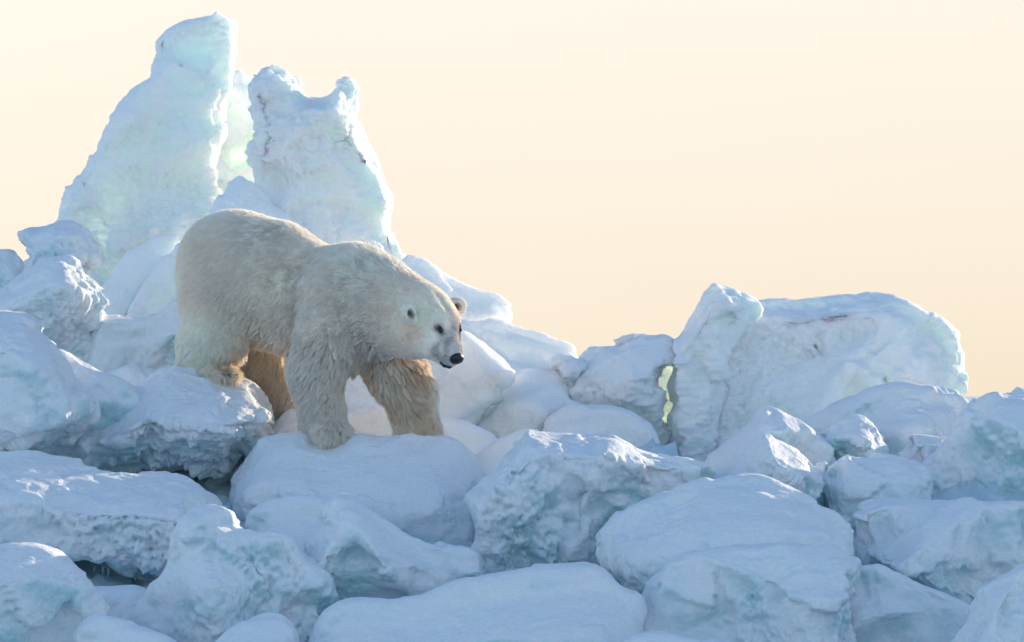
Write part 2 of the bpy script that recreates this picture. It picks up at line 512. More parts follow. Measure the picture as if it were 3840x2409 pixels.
# --- slope falling right of the towers
block('ice_slope', 'sunlit snowy ice slope falling from the right tower to a rounded bright end', 'ice slab',
      '955,590 985,605 1030,628 1062,652 1100,672 1150,684 1190,700 1202,730 1192,765 1160,785 1140,1000 900,1000 900,700', 3.3, T=0.35, B=0.18, k=0.12, facets=1, rough=0.8, crest=0.16, mat=M_WARM, bumps=[(1150, 740, 0.1, 30)])
block('ice_slab', 'long flat-backed snow slab sloping down to the dip, behind the muzzle', 'ice slab',
      '1060,750 1110,748 1160,756 1215,772 1270,792 1330,812 1366,828 1370,1050 1290,1050 1040,1050 1010,830', 2.7, T=0.5, B=0.18, k=0.12, mat=M_WARM, facets=2, rough=1.0, crest=0.3, a=0.1,
      ridges=[(1150, 790, 1360, 850, 0.08, 14), (1120, 780, 1200, 850, -0.08, 16)], wob=1.3)
block(IB, 'rounded greenish ice block seen past the bear\'s chest and between its front legs', IC,
      '1020,780 1070,755 1110,772 1150,800 1182,826 1212,858 1222,888 1205,915 1165,945 1120,990 1090,1040 800,1040 770,960 800,860 900,800', 1.75, T=0.4, B=0.18, k=0.14, facets=3, rough=1.1, crest=0.25, a=0.05, mat=M_WARM,
      ridges=[(1080, 770, 1215, 880, 0.06, 18)], bumps=[(1195, 880, 0.12, 24), (900, 920, -0.1, 60)])
block(IB, 'low coarse-grained ice shelf between the rounded greenish block and the dark mound', IC,
      '1110,1000 1150,950 1200,905 1240,876 1290,884 1340,905 1340,1100 1180,1100 1100,1060', 2.0, T=0.45, B=0.18, k=0.14, facets=1, rough=1.2, mat=M_WARM, a=0.1)
block('ice_lump', 'small crumbly ice lump perched where the long slab meets the dark mound', 'ice lump',
      '1284,862 1296,842 1318,834 1345,840 1366,852 1352,880 1318,898 1290,892', 2.05, T=0.12, B=0.15, k=0.07, facets=1, rough=1.6, h=0.016, wob=0.7, mat=M_WARM, crest=0.06)
block(IB, 'dark-topped ice mound left of the glowing green crack', IC,
      '1290,915 1330,872 1362,838 1385,815 1415,812 1450,818 1480,800 1510,790 1545,795 1566,788 1586,800 1580,850 1552,870 1546,930 1552,990 1575,1040 1560,1110 1280,1110 1180,1060 1230,960', 2.2, T=0.5, B=0.5, k=0.14, facets=3, rough=0.8, crest=0.3, a=0.1, mat=M_FROST,
      ridges=[(1330, 905, 1480, 815, 0.12, 20)], bumps=[(1400, 900, -0.1, 50), (1500, 900, 0.08, 50)])
block('ice_lump', 'small frosty lumps crusted on the crest of the dark-topped mound', 'ice lump',
      '1452,812 1460,797 1485,793 1502,788 1530,790 1548,800 1560,822 1500,830', 2.3, T=0.15, B=0.15, k=0.07, facets=1, rough=1.6, h=0.016, mat=M_WARM, crest=0.06)
block('snow_mound', 'smooth blue-shadowed snow mound at the foot of the glowing green crack', 'snow mound',
      '1275,1000 1300,972 1350,952 1420,945 1480,956 1530,985 1556,1030 1570,1090 1560,1180 1260,1180', 1.3, T=0.45, B=0.5, k=0.25, facets=1, rough=0.25, crest=0.3, a=0.0, mat=M_SNOW)
block('ice_sheet', 'thin translucent ice sheet glowing yellow-green in the narrow crack', 'ice sheet',
      '1535,835 1560,825 1600,840 1615,900 1610,1040 1590,1090 1540,1080 1520,960', 2.75, T=0.13, B=0.20, k=0.08, facets=0, rough=1.0, mat=M_GLOW, h=0.02, a=0.6)
block('ice_massif', 'broad flat-topped ice massif on the right, green-tinged face under a snow cap', 'ice massif',
      '1700,720 1740,708 1776,706 1850,709 1930,704 2000,702 2050,694 2092,692 2125,704 2160,722 2205,742 2238,770 2256,792 2266,830 2268,870 2270,900 2254,932 2230,960 2150,1100 1640,1140 1640,900 1660,780',
      2.7, T=0.66, B=0.42, k=0.10, thin=[(1960, 800, 0.26, 60), (1830, 870, 0.28, 80), (2080, 930, 0.28, 80)], chip=0.9, facets=4, tilt=0.35, rough=1.2, crest=0.20, a=0.0, mat=M_FROST, sm=1, seed=77,
      bumps=[(1850, 850, -0.14, 110), (2130, 800, 0.16, 80), (1980, 960, -0.18, 70), (2020, 780, -0.08, 50)],
      ridges=[(2060, 760, 1900, 980, 0.09, 36), (2100, 700, 2260, 800, 0.10, 22), (1780, 752, 2080, 745, 0.07, 16), (1990, 790, 1840, 870, -0.08, 18)], ripple=0.02)
block('ice_peak', 'pointed wind-rippled ice peak leaning on the left end of the flat-topped massif', 'ice peak',
      '1672,664 1684,661 1712,676 1742,692 1776,708 1770,732 1750,768 1722,800 1706,860 1690,960 1690,1100 1620,1140 1600,1090 1584,1040 1578,1000 1588,950 1576,900 1590,860 1570,830 1584,800 1610,772 1630,745 1644,718 1655,690',
      2.2, T=0.42, B=0.4, k=0.09, chip=0.8, facets=2, tilt=0.25, rough=1.2, crest=0.10, a=0.3, mat=M_FROST, sm=1, seed=78,
      ridges=[(1684, 670, 1740, 760, 0.08, 20), (1690, 800, 1640, 1060, 0.10, 28)], bumps=[(1630, 860, -0.06, 40)], ripple=0.022)
block('snow_cornice', 'low snow-capped shelf under the right end of the massif', 'snow shelf',
      '1880,1010 1960,975 2015,958 2055,938 2115,926 2165,934 2225,930 2272,932 2300,970 2290,1120 2100,1150 1900,1120', 1.0, T=0.55, B=0.6, k=0.16, facets=2, rough=0.5, crest=0.3, a=0.0)
# --- right-hand middle ground
block(IB, 'big blue-shadowed ice block at the right frame edge under the skyline', IC,
      '2262,985 2285,940 2310,924 2345,918 2368,926 2420,930 2520,935 2560,1100 2540,1260 2300,1250 2160,1230 2172,1155 2190,1090 2222,1040', -0.35, T=0.6, B=0.6, k=0.15, facets=3, rough=0.9, crest=0.35, a=0.15)
block('ice_shard', 'little pointed ice shard standing on the skyline at the right edge', 'ice shard',
      '2362,928 2374,914 2388,899 2398,906 2425,912 2440,950 2370,950', 0.1, T=0.12, B=0.12, k=0.06, facets=1, rough=1.2, h=0.016, crest=0.06)
block(IB, 'little square ice block with a sunlit rim, beside the big right-hand block', IC,
      '2120,1038 2132,1014 2160,1009 2200,1013 2232,1024 2226,1048 2208,1068 2196,1120 2150,1150 2110,1110 2116,1070', 0.15, T=0.25, B=0.3, k=0.07, facets=2, rough=1.2, h=0.02, crest=0.07, under=0.1)
block(IB, 'small upright block with a sunlit speckled right face, behind the squat blocks', IC,
      '1945,1062 1962,1020 1985,995 2010,987 2030,991 2048,1015 2066,1042 2082,1064 2080,1120 1940,1150 1928,1100', 0.0, T=0.3, B=0.3, k=0.09, facets=2, rough=1.2, h=0.02, crest=0.1)
block(IB, 'pointed snow-covered block below the massif, peak over a straight right slope', IC,
      '1640,1085 1680,1050 1730,1018 1770,985 1794,957 1830,975 1870,1000 1915,1030 1945,1052 1950,1100 1930,1180 1640,1200', -0.35, T=0.5, B=0.5, k=0.14, facets=3, rough=0.7, crest=0.2,
      ridges=[(1794, 960, 1740, 1120, 0.1, 30)])
block(IB, 'peaked block with a bright sunlit patch on its right shoulder', IC,
      '1600,1150 1650,1128 1700,1104 1745,1070 1780,1036 1800,1020 1822,1028 1850,1042 1880,1062 1908,1085 1926,1112 1928,1145 1905,1200 1850,1260 1620,1260', -1.25, T=0.4, B=0.45, k=0.12, facets=2, rough=1.1, crest=0.15, h=0.022,
      ridges=[(1800, 1025, 1830, 1100, 0.14, 22), (1830, 1100, 1860, 1150, 0.08, 16)], bumps=[(1880, 1110, 0.1, 22), (1850, 1080, -0.04, 14)])
block(IB, 'tiny wedge of ice between the sunlit-shouldered block and the squat brown-streaked one', IC,
      '1915,1100 1925,1085 1945,1086 1955,1105 1945,1190 1905,1190', -0.9, T=0.12, B=0.15, k=0.08, facets=1, rough=0.5, h=0.018, crest=0.08)
block(IB, 'squat rounded block with a short brown streak, above the dark gap', IC,
      '1936,1165 1948,1110 1962,1075 1985,1058 2030,1056 2090,1060 2130,1074 2168,1096 2188,1118 2172,1160 2150,1200 2090,1260 1980,1260', -0.95, T=0.45, B=0.4, k=0.16, facets=2, rough=1.0, crest=0.2, under=0.12, h=0.022)
block(IB, 'wide pitted block below the big right-edge block, dark gap on its left', IC,
      '2008,1230 2018,1195 2050,1176 2110,1172 2180,1174 2225,1186 2290,1184 2420,1188 2560,1200 2560,1420 2300,1440 2180,1400 2080,1360 2000,1330', -2.3, T=0.7, B=0.6, k=0.2, facets=3, rough=1.2, crest=0.4, a=0.0,
      bumps=[(2050, 1250, -0.25, 50), (2200, 1290, 0.15, 90)])
block(IB, 'large rounded snow block in the lower right, smooth and egg-shaped', IC,
      '1408,1290 1420,1245 1455,1210 1510,1180 1580,1158 1640,1140 1710,1124 1770,1116 1800,1120 1860,1138 1920,1166 1975,1195 2008,1222 2020,1250 2016,1310 1980,1400 1800,1420 1530,1400 1480,1370 1425,1330', -2.9, T=0.75, B=0.6, k=0.28, facets=2, tilt=0.3, rough=0.6, crest=0.35, a=0.1, under=0.2, uh=0.2)
block(IB, 'broad block with a knobbly right corner, below the egg-shaped one in the lower right', IC,
      '1512,1440 1525,1395 1555,1345 1605,1312 1680,1290 1760,1281 1850,1278 1925,1288 1965,1292 1990,1312 2006,1325 2004,1352 1985,1385 2010,1480 2000,1620 1500,1620', -4.0, T=0.6, B=0.6, k=0.2, facets=3, rough=0.9, crest=0.35, a=0.05,
      bumps=[(1985, 1335, 0.18, 28), (1800, 1400, -0.1, 80)])
block(IB, 'low block sloping down to the lower right corner', IC,
      '1960,1420 1990,1335 2030,1320 2070,1318 2120,1340 2190,1375 2250,1400 2300,1425 2320,1500 2300,1640 1960,1640', -3.6, T=0.6, B=0.6, k=0.22, facets=2, rough=0.5, crest=0.4, a=0.0, bumps=[(2220, 1420, 0.05, 24)])
block(IB, 'frost-crusted block filling the lower right corner', IC,
      '2240,1540 2262,1480 2300,1410 2330,1372 2375,1340 2420,1308 2600,1240 2620,1640 2240,1640', -5.0, T=0.6, B=0.6, k=0.15, facets=2, rough=1.5, crest=0.12, a=0.35)
block('snow_lump', 'sunlit snow lump peeking over the bottom edge of the photo', 'snow lump',
      '1462,1530 1475,1500 1500,1488 1540,1484 1580,1488 1620,1502 1680,1512 1760,1530 1760,1640 1460,1640', -5.4, T=0.4, B=0.5, k=0.2, facets=1, rough=0.4, crest=0.2, mat=M_SNOW)
# --- centre
block(IB, 'large craggy block right of centre with a raised tip and sun-flecked right shoulder', IC,
      '1102,1160 1130,1118 1160,1090 1172,1062 1198,1048 1205,1026 1218,1022 1228,1002 1246,994 1262,1008 1300,1014 1350,1026 1400,1030 1440,1028 1476,1044 1510,1066 1560,1080 1620,1088 1655,1096 1676,1110 1640,1130 1600,1170 1520,1260 1440,1350 1280,1380 1120,1370 1112,1280', -1.7, seed=8347, T=0.65, B=0.6, k=0.13, facets=3, tilt=0.35, rough=1.3, crest=0.14, a=0.25, sm=1, under=0.08,
      ridges=[(1420, 1040, 1360, 1280, 0.14, 32), (1440, 1080, 1620, 1110, 0.08, 22), (1246, 1000, 1200, 1100, 0.06, 24)], bumps=[(1290, 1095, -0.12, 26), (1400, 1050, -0.08, 14), (1480, 1100, 0.06, 16), (1400, 1190, -0.10, 26)])
block(IB, 'broad smooth block the bear plants its front paws on', IC,
      '540,1180 552,1120 572,1075 602,1040 640,1024 690,1018 725,1024 760,1036 790,1040 812,1026 840,1024 920,1032 1000,1036 1045,1036 1075,1044 1105,1070 1138,1108 1150,1180 1130,1300 1060,1330 900,1300 720,1280 590,1260', -0.5, T=0.75, B=0.55, k=0.24, facets=2, tilt=0.3, rough=0.5, crest=0.3, a=0.15, under=0.12,
      bumps=[(1120, 1200, -0.12, 60)])
block('snow_mound', 'soft pink-lit snow mound behind the bear\'s far front paw', 'snow mound',
      '770,1010 810,978 850,970 910,974 980,990 1040,994 1100,1000 1150,1020 1180,1060 1180,1160 780,1160', 0.75, T=0.5, B=0.18, k=0.25, facets=1, rough=0.15, crest=0.4, a=0.0, mat=M_WARM)
block('snow_drift', 'pink-lit snow drift dipping between the paw block and the craggy block', 'snow drift',
      '1080,1110 1130,1075 1165,1048 1200,1026 1260,1005 1300,1040 1300,1180 1080,1200', 0.0, T=0.4, B=0.6, k=0.25, facets=0, rough=0.1, crest=0.4, a=0.0, mat=M_WARM)
block(IB, 'pale block with a sharp leaning tip and hollowed left side, bottom centre', IC,
      '728,1275 745,1258 772,1240 768,1215 782,1195 792,1176 808,1174 840,1190 880,1212 930,1240 985,1262 1050,1280 1125,1286 1150,1320 1140,1380 1050,1440 760,1480 750,1430 755,1380 740,1330 732,1300', -3.0, T=0.55, B=0.5, k=0.13, facets=2, rough=0.8, crest=0.22, a=0.1, sm=1,
      ridges=[(800, 1180, 960, 1390, 0.16, 26)], bumps=[(840, 1300, -0.14, 30), (1050, 1340, -0.15, 60)])
block(IB, 'wide low snow-smoothed block along the bottom edge, centre', IC,
      '722,1560 735,1490 765,1445 800,1412 850,1402 920,1406 960,1400 1020,1382 1080,1356 1160,1346 1260,1340 1340,1334 1400,1336 1435,1352 1470,1382 1522,1392 1525,1470 1500,1640 740,1640', -4.3, T=0.8, B=0.6, k=0.28, facets=2, tilt=0.3, rough=0.25, crest=0.5, a=0.0)
block(IB, 'smooth blue-grey block tucked under the paw block, behind the leaning tip', IC,
      '566,1240 575,1210 602,1186 650,1172 710,1168 770,1176 820,1190 860,1240 840,1360 700,1360 580,1300', -1.75, T=0.5, B=0.4, k=0.25, facets=1, rough=0.4, crest=0.3, a=0.05, under=0.1)
block(IB, 'rough wedge of ice jammed between the hind-paw block and the front-paw block', IC,
      '488,1136 520,1105 548,1086 575,1062 600,1036 640,1000 690,960 720,1000 700,1060 640,1200 560,1260 520,1200', 0.35, T=0.35, B=0.4, k=0.1, facets=2, rough=1.3, crest=0.1)
block(IB, 'massive overhanging block under the bear\'s hind paws with a rough front', IC,
      '40,1060 80,1028 140,1000 200,970 260,935 320,905 370,880 412,868 450,874 500,884 540,890 560,884 600,890 622,915 636,950 642,985 630,1010 612,1035 570,1050 545,1075 500,1112 440,1122 350,1112 200,1120 80,1110', 0.15, T=0.85, B=0.6, k=0.15, facets=2, tilt=0.25, rough=1.4, crest=0.3, a=0.12, under=0.62, uh=0.17,
      ridges=[(420, 880, 300, 1060, 0.08, 34), (640, 960, 420, 1040, 0.10, 26), (200, 1020, 230, 1100, 0.12, 30)], bumps=[(420, 1080, -0.20, 60), (540, 960, 0.08, 50)], lean=0.12)
# --- left
block(IB, 'sun-capped block at the left frame edge with a steep right slope', IC,
      '-160,760 -60,742 0,737 40,744 68,760 80,790 110,806 150,860 182,910 196,952 170,985 120,1015 40,1060 -40,1090 -180,1080', -0.75, T=0.6, B=0.6, k=0.14, facets=2, rough=1.3, crest=0.15, a=0.25, under=0.3, uh=0.2)
block(IB, 'slanted snow ridge behind a dark greenish hollow, right of the sun-capped block', IC,
      '96,838 108,812 140,820 176,850 215,880 250,900 290,915 330,935 340,990 260,1060 150,1080 100,1000 90,900', -0.2, T=0.35, B=0.5, k=0.12, facets=1, rough=0.6, crest=0.2, a=0.2, bumps=[(150, 910, -0.2, 26), (185, 945, -0.15, 20)], ridges=[(130, 840, 215, 960, 0.05, 12)])
block(IB, 'steep triangular block on the left under the balanced cube', IC,
      '-60,730 -10,690 50,655 110,622 150,616 176,614 188,640 205,668 222,705 232,750 240,800 250,855 245,900 180,960 -80,960', 1.5, T=0.55, B=0.5, k=0.12, facets=2, rough=1.2, crest=0.14, a=0.3,
      ridges=[(170, 620, 100, 860, 0.08, 40)])
block(IB, 'cube-shaped ice block balanced on the left, tilted against the sky', IC,
      '48,546 75,541 110,536 140,524 166,515 186,528 204,542 214,570 222,590 232,612 210,625 190,634 160,660 110,680 66,650 76,610 64,580', 2.1, T=0.35, B=0.35, k=0.09, facets=2, tilt=0.3, rough=0.9, crest=0.16, a=0.2, sm=1, ridges=[(110, 540, 170, 560, 0.06, 20)])
block(IB, 'rounded dark block at the left frame edge below the balanced cube', IC,
      '-80,600 -30,588 10,583 34,584 48,600 58,622 66,645 40,690 -20,740 -90,720', 2.3, T=0.35, B=0.35, k=0.15, facets=1, rough=0.7, crest=0.2)
block('snow_bank', 'shadowed snow bank in the hollow behind the bear\'s hind leg', 'snow bank',
      '225,750 262,750 300,757 345,756 380,738 400,712 428,700 470,720 560,800 620,860 640,960 560,1000 240,1000 215,860', 1.35, T=0.5, B=0.5, k=0.2, facets=2, rough=0.35, crest=0.3, a=0.0, bumps=[(290, 830, -0.06, 14)])
block('snow_mound', 'low wavy snow mound between the triangular block and the hind-paw block', 'snow mound',
      '200,905 250,880 310,856 360,868 430,880 520,900 500,1000 220,1020 180,960', 0.7, T=0.4, B=0.4, k=0.22, facets=1, rough=0.2, crest=0.3, a=0.0, mat=M_SNOW, ridges=[(300, 870, 400, 920, 0.05, 16)])
block('ice_slab', 'thick flat slab on the left, smooth on top, pitted face hung with icicles', 'ice slab',
      '-180,1070 -60,1078 40,1080 110,1088 170,1100 230,1108 330,1110 420,1114 456,1126 490,1148 520,1166 538,1190 541,1220 520,1290 440,1346 395,1352 330,1348 285,1338 230,1322 180,1314 100,1325 -40,1330 -180,1330', -1.5, seed=7561, T=0.9, B=0.6, k=0.12, facets=1, tilt=0.12, rough=1.6, crest=0.2, a=0.0, under=0.15, uh=0.10, sm=1)
block(IB, 'round-topped block in the lower left corner with a dirty pitted foot', IC,
      '-180,1290 -60,1284 0,1280 60,1278 100,1284 140,1304 175,1335 196,1365 208,1395 220,1420 228,1450 240,1500 220,1640 -180,1640', -4.3, T=0.6, B=0.6, k=0.22, facets=2, rough=1.4, crest=0.25, a=0.1, bumps=[(120, 1490, -0.12, 60)])
block('snow_drift', 'smooth snow drift floor sloping to the bottom edge between two lower left blocks', 'snow drift',
      '150,1392 200,1374 240,1368 290,1370 335,1374 380,1404 440,1460 480,1640 160,1640', -2.9, T=0.8, B=0.3, k=0.3, facets=0, rough=0.1, crest=0.8, a=0.0, mat=M_SNOW)
block('snow_drift', 'low snow drift curling along the bottom edge beside the dirty-footed block', 'snow drift',
      '170,1500 215,1440 260,1462 320,1480 380,1500 430,1520 440,1640 160,1640', -4.45, T=0.4, B=0.4, k=0.25, facets=0, rough=0.2, crest=0.3, a=0.0, mat=M_SNOW)
block(IB, 'knuckle-shaped block below the thick slab, one rounded horn raised on its left', IC,
      '398,1290 400,1250 412,1215 440,1194 472,1188 512,1198 540,1222 552,1250 580,1266 620,1274 650,1264 676,1268 692,1292 712,1318 738,1336 756,1380 764,1430 750,1480 700,1560 430,1600 330,1500 300,1440 345,1370 385,1350', -3.5, T=0.6, B=0.5, k=0.18, facets=2, rough=0.9, crest=0.25, a=0.15, under=0.15, sm=2,
      bumps=[(450, 1240, 0.16, 40), (600, 1320, -0.10, 50), (665, 1290, 0.10, 22), (560, 1400, 0.12, 80), (410, 1330, -0.08, 20)])
block('snow_lump', 'small smooth snow lump at the bottom edge left of centre', 'snow lump',
      '505,1530 545,1496 590,1472 635,1459 665,1464 688,1486 698,1520 720,1640 500,1640', -4.5, T=0.4, B=0.4, k=0.25, facets=0, rough=0.3, crest=0.2, mat=M_SNOW)
block('snow_lump', 'fist-sized snow lump lying on the thick slab at the left frame edge', 'snow lump',
      '-30,1060 -10,1048 12,1046 30,1054 38,1068 30,1082 -30,1084', -1.0, T=0.1, B=0.1, k=0.07, facets=0, rough=1.0, h=0.014, crest=0.05)

# icicles under the slab (with no part left at top level: they hang from the slab, frozen to it)
slab = [o for o in COL.objects if o.name.startswith('ice_slab') and 'icicles' in o.get('label', '')][0]
def icicle(px, py, Y, ln, r, parent):
    rs = np.random.RandomState(int(px))
    n, m = 9, 8
    vs = []
    for i in range(n):
        t = i / (n - 1)
        rad = r * (1 - t) ** 0.75 * (1 + 0.25 * math.sin(i * 2.3 + px)) + 0.0012
        for j in range(m):
            a_ = 2 * math.pi * j / m
            vs.append((rad * math.cos(a_) + rs.randn() * r * 0.04, rad * math.sin(a_), -ln * t))
    vs = np.array(vs)
    q = np.array([[i * m + j, (i + 1) * m + j, (i + 1) * m + (j + 1) % m, i * m + (j + 1) % m] for i in range(n - 1) for j in range(m)])
    x, y, z = P(px, py, Y)
    me = mesh_from('icicle', vs, q)
    return link('icicle', me, M_TOWER, parent, loc=Vector((x, y, z)) - parent.location)
for px, py, ln, r in [(242, 1336, .055, .010), (255, 1337, .06, .008), (318, 1338, .085, .014), (368, 1344, .07, .013), (384, 1348, .06, .012), (280, 1338, .035, .008), (345, 1343, .03, .006), (222, 1334, .04, .007)]:
    icicle(px, py, -1.95, ln, r, slab)
hind_block = [o for o in COL.objects if 'hind paws with a rough front' in o.get('label', '')][0]
icicle(504, 1108, -0.2, .07, .006, hind_block)

# ---------------------------------------------------------------- snow ground
def ground():
    def axis(lo, hi, step, far):
        a_ = list(np.arange(lo, hi + 1e-6, step))
        s = step
        while a_[-1] < far:
            s *= 1.28
            a_.append(a_[-1] + s)
        s = step
        while a_[0] > -far:
            s *= 1.28
            a_.insert(0, a_[0] - s)
        return np.array(a_)
    xs = axis(-6, 8, 0.035, 6000)
    ys = axis(-6, 6, 0.035, 6000)
    X, Y = np.meshgrid(xs, ys, indexing='ij')
    z = np.interp(Y, [-20, -9, -5.5, -4.2, -3, -1.8, -0.8, 0.3, 1.5, 5, 9, 16], [0, 0.1, 0.35, 0.55, 0.85, 1.25, 1.6, 1.85, 2.0, 2.0, 1.3, 0.0])
    edge = np.exp(-(np.maximum(np.abs(X - 0.5) - 7, 0) / 5.0) ** 2)
    z = z * edge
    # unseen rise added right of the frame to keep the foreground in shade
    z = z + 1.8 * np.exp(-((X - 6.0) / 1.15) ** 2 - ((Y - 0.3) / 1.7) ** 2)
    pp = np.stack([X.ravel(), Y.ravel(), np.zeros(X.size)], 1)
    near = np.exp(-(np.hypot(X, Y) / 60) ** 2)
    q3 = np.stack([X.ravel(), Y.ravel(), z.ravel()], 1)
    close = (np.abs(X - 1) < 9) & (np.abs(Y - 0.5) < 8)
    z = z + ((look(VC, q3, (0.30,) * 3, 0.3) * 0.16 + look(VC, q3, (0.9,) * 3, 0.6) * 0.06 + look(VF, q3, (0.5,) * 3, 0.6) * 0.02).reshape(X.shape)) * close
    z = z + (look(VF, pp, (0.12, 0.12, 1)) * 0.06).reshape(X.shape) * near + (look(VM, pp, (0.05, 0.05, 1)) * 0.06).reshape(X.shape) * near
    vs = np.stack([X.ravel(), Y.ravel(), z.ravel()], 1)
    nx, ny = X.shape
    i = np.arange(nx * ny).reshape(nx, ny)
    q = np.stack([i[:-1, :-1], i[1:, :-1], i[1:, 1:], i[:-1, 1:]], -1).reshape(-1, 4)
    o = link('ice_ground', mesh_from('ice_ground', vs, q), M_GAP)
    tag(o, kind='structure')
ground()
# ---------------------------------------------------------------- the bear
def bear_material():
    m = bpy.data.materials.new('bear_skin')
    m.use_nodes = True
    b = m.node_tree.nodes['Principled BSDF']
    at = m.node_tree.nodes.new('ShaderNodeAttribute')
    at.attribute_name = 'tint'
    m.node_tree.links.new(at.outputs['Color'], b.inputs['Base Color'])
    b.inputs['Roughness'].default_value = 0.9
    b.inputs['Specular IOR Level'].default_value = 0.1
    return m
def fur_material():
    m = bpy.data.materials.new('bear_fur')
    m.use_nodes = True
    t = m.node_tree
    t.nodes.clear()
    out = t.nodes.new('ShaderNodeOutputMaterial')
    at = t.nodes.new('ShaderNodeAttribute'); at.attribute_name = 'tint'
    df = t.nodes.new('ShaderNodeBsdfDiffuse')
    tr = t.nodes.new('ShaderNodeBsdfTranslucent')
    hr = t.nodes.new('ShaderNodeBsdfHair'); hr.component = 'Reflection'
    hr.inputs['RoughnessU'].default_value = 0.45; hr.inputs['RoughnessV'].default_value = 0.6
    mx = t.nodes.new('ShaderNodeMixShader'); mx.inputs[0].default_value = 0.54
    mx2 = t.nodes.new('ShaderNodeMixShader'); mx2.inputs[0].default_value = 0.10
    for n in (df, tr, hr):
        t.links.new(at.outputs['Color'], n.inputs['Color'])
    t.links.new(df.outputs[0], mx.inputs[1]); t.links.new(tr.outputs[0], mx.inputs[2])
    t.links.new(mx.outputs[0], mx2.inputs[1]); t.links.new(hr.outputs[0], mx2.inputs[2])
    t.links.new(mx2.outputs[0], out.inputs['Surface'])
    return m
def plain(name, col, rough=0.4, spec=0.5):
    m = bpy.data.materials.new(name)
    m.use_nodes = True
    t = m.node_tree
    b = t.nodes['Principled BSDF']
    n = t.nodes.new('ShaderNodeTexNoise'); n.inputs['Scale'].default_value = 90
    bp = t.nodes.new('ShaderNodeBump'); bp.inputs['Strength'].default_value = 0.4; bp.inputs['Distance'].default_value = 0.002
    t.links.new(n.outputs['Fac'], bp.inputs['Height']); t.links.new(bp.outputs[0], b.inputs['Normal'])
    b.inputs['Base Color'].default_value = (*col, 1)
    b.inputs['Roughness'].default_value = rough
    b.inputs['Specular IOR Level'].default_value = spec
    return m

def seg(p, a, b, ra, rb):
    a, b = np.array(a), np.array(b)
    ab = b - a
    t = np.clip(((p - a) @ ab) / (ab @ ab), 0, 1)
    return np.sqrt((((p - a) - t[:, None] * ab) ** 2).sum(1)) - (ra + (rb - ra) * t)
def ell(p, c, r, axes=None):
    q = p - np.array(c)
    if axes is not None:
        q = q @ np.array(axes).T
    q = q / np.array(r)
    l = np.sqrt((q * q).sum(1)) + 1e-9
    g = np.sqrt(((q / np.array(r)) ** 2).sum(1)) + 1e-9
    return l * (l - 1) / g
PX = 1 / PPM
fwd = np.array([0.87, -0.49, 0.0]); rgt = np.array([-0.49, -0.87, 0.0])     # the bear's heading and its right side
hf = np.array([0.555, -0.56, -0.615]); hr_ = np.array([-0.710, -0.704, 0.0])  # muzzle direction, head's right
hu = np.cross(hr_, hf); hu /= np.linalg.norm(hu)
Q = lambda x, y, Y: np.array(P(x, y, Y))
HS = 1.17
HC = Q(1006, 757, -0.66)
def H(r, u, f):
    return HC + (hr_ * r + hu * u + hf * (f * 0.9 if f > 0 else f)) * HS
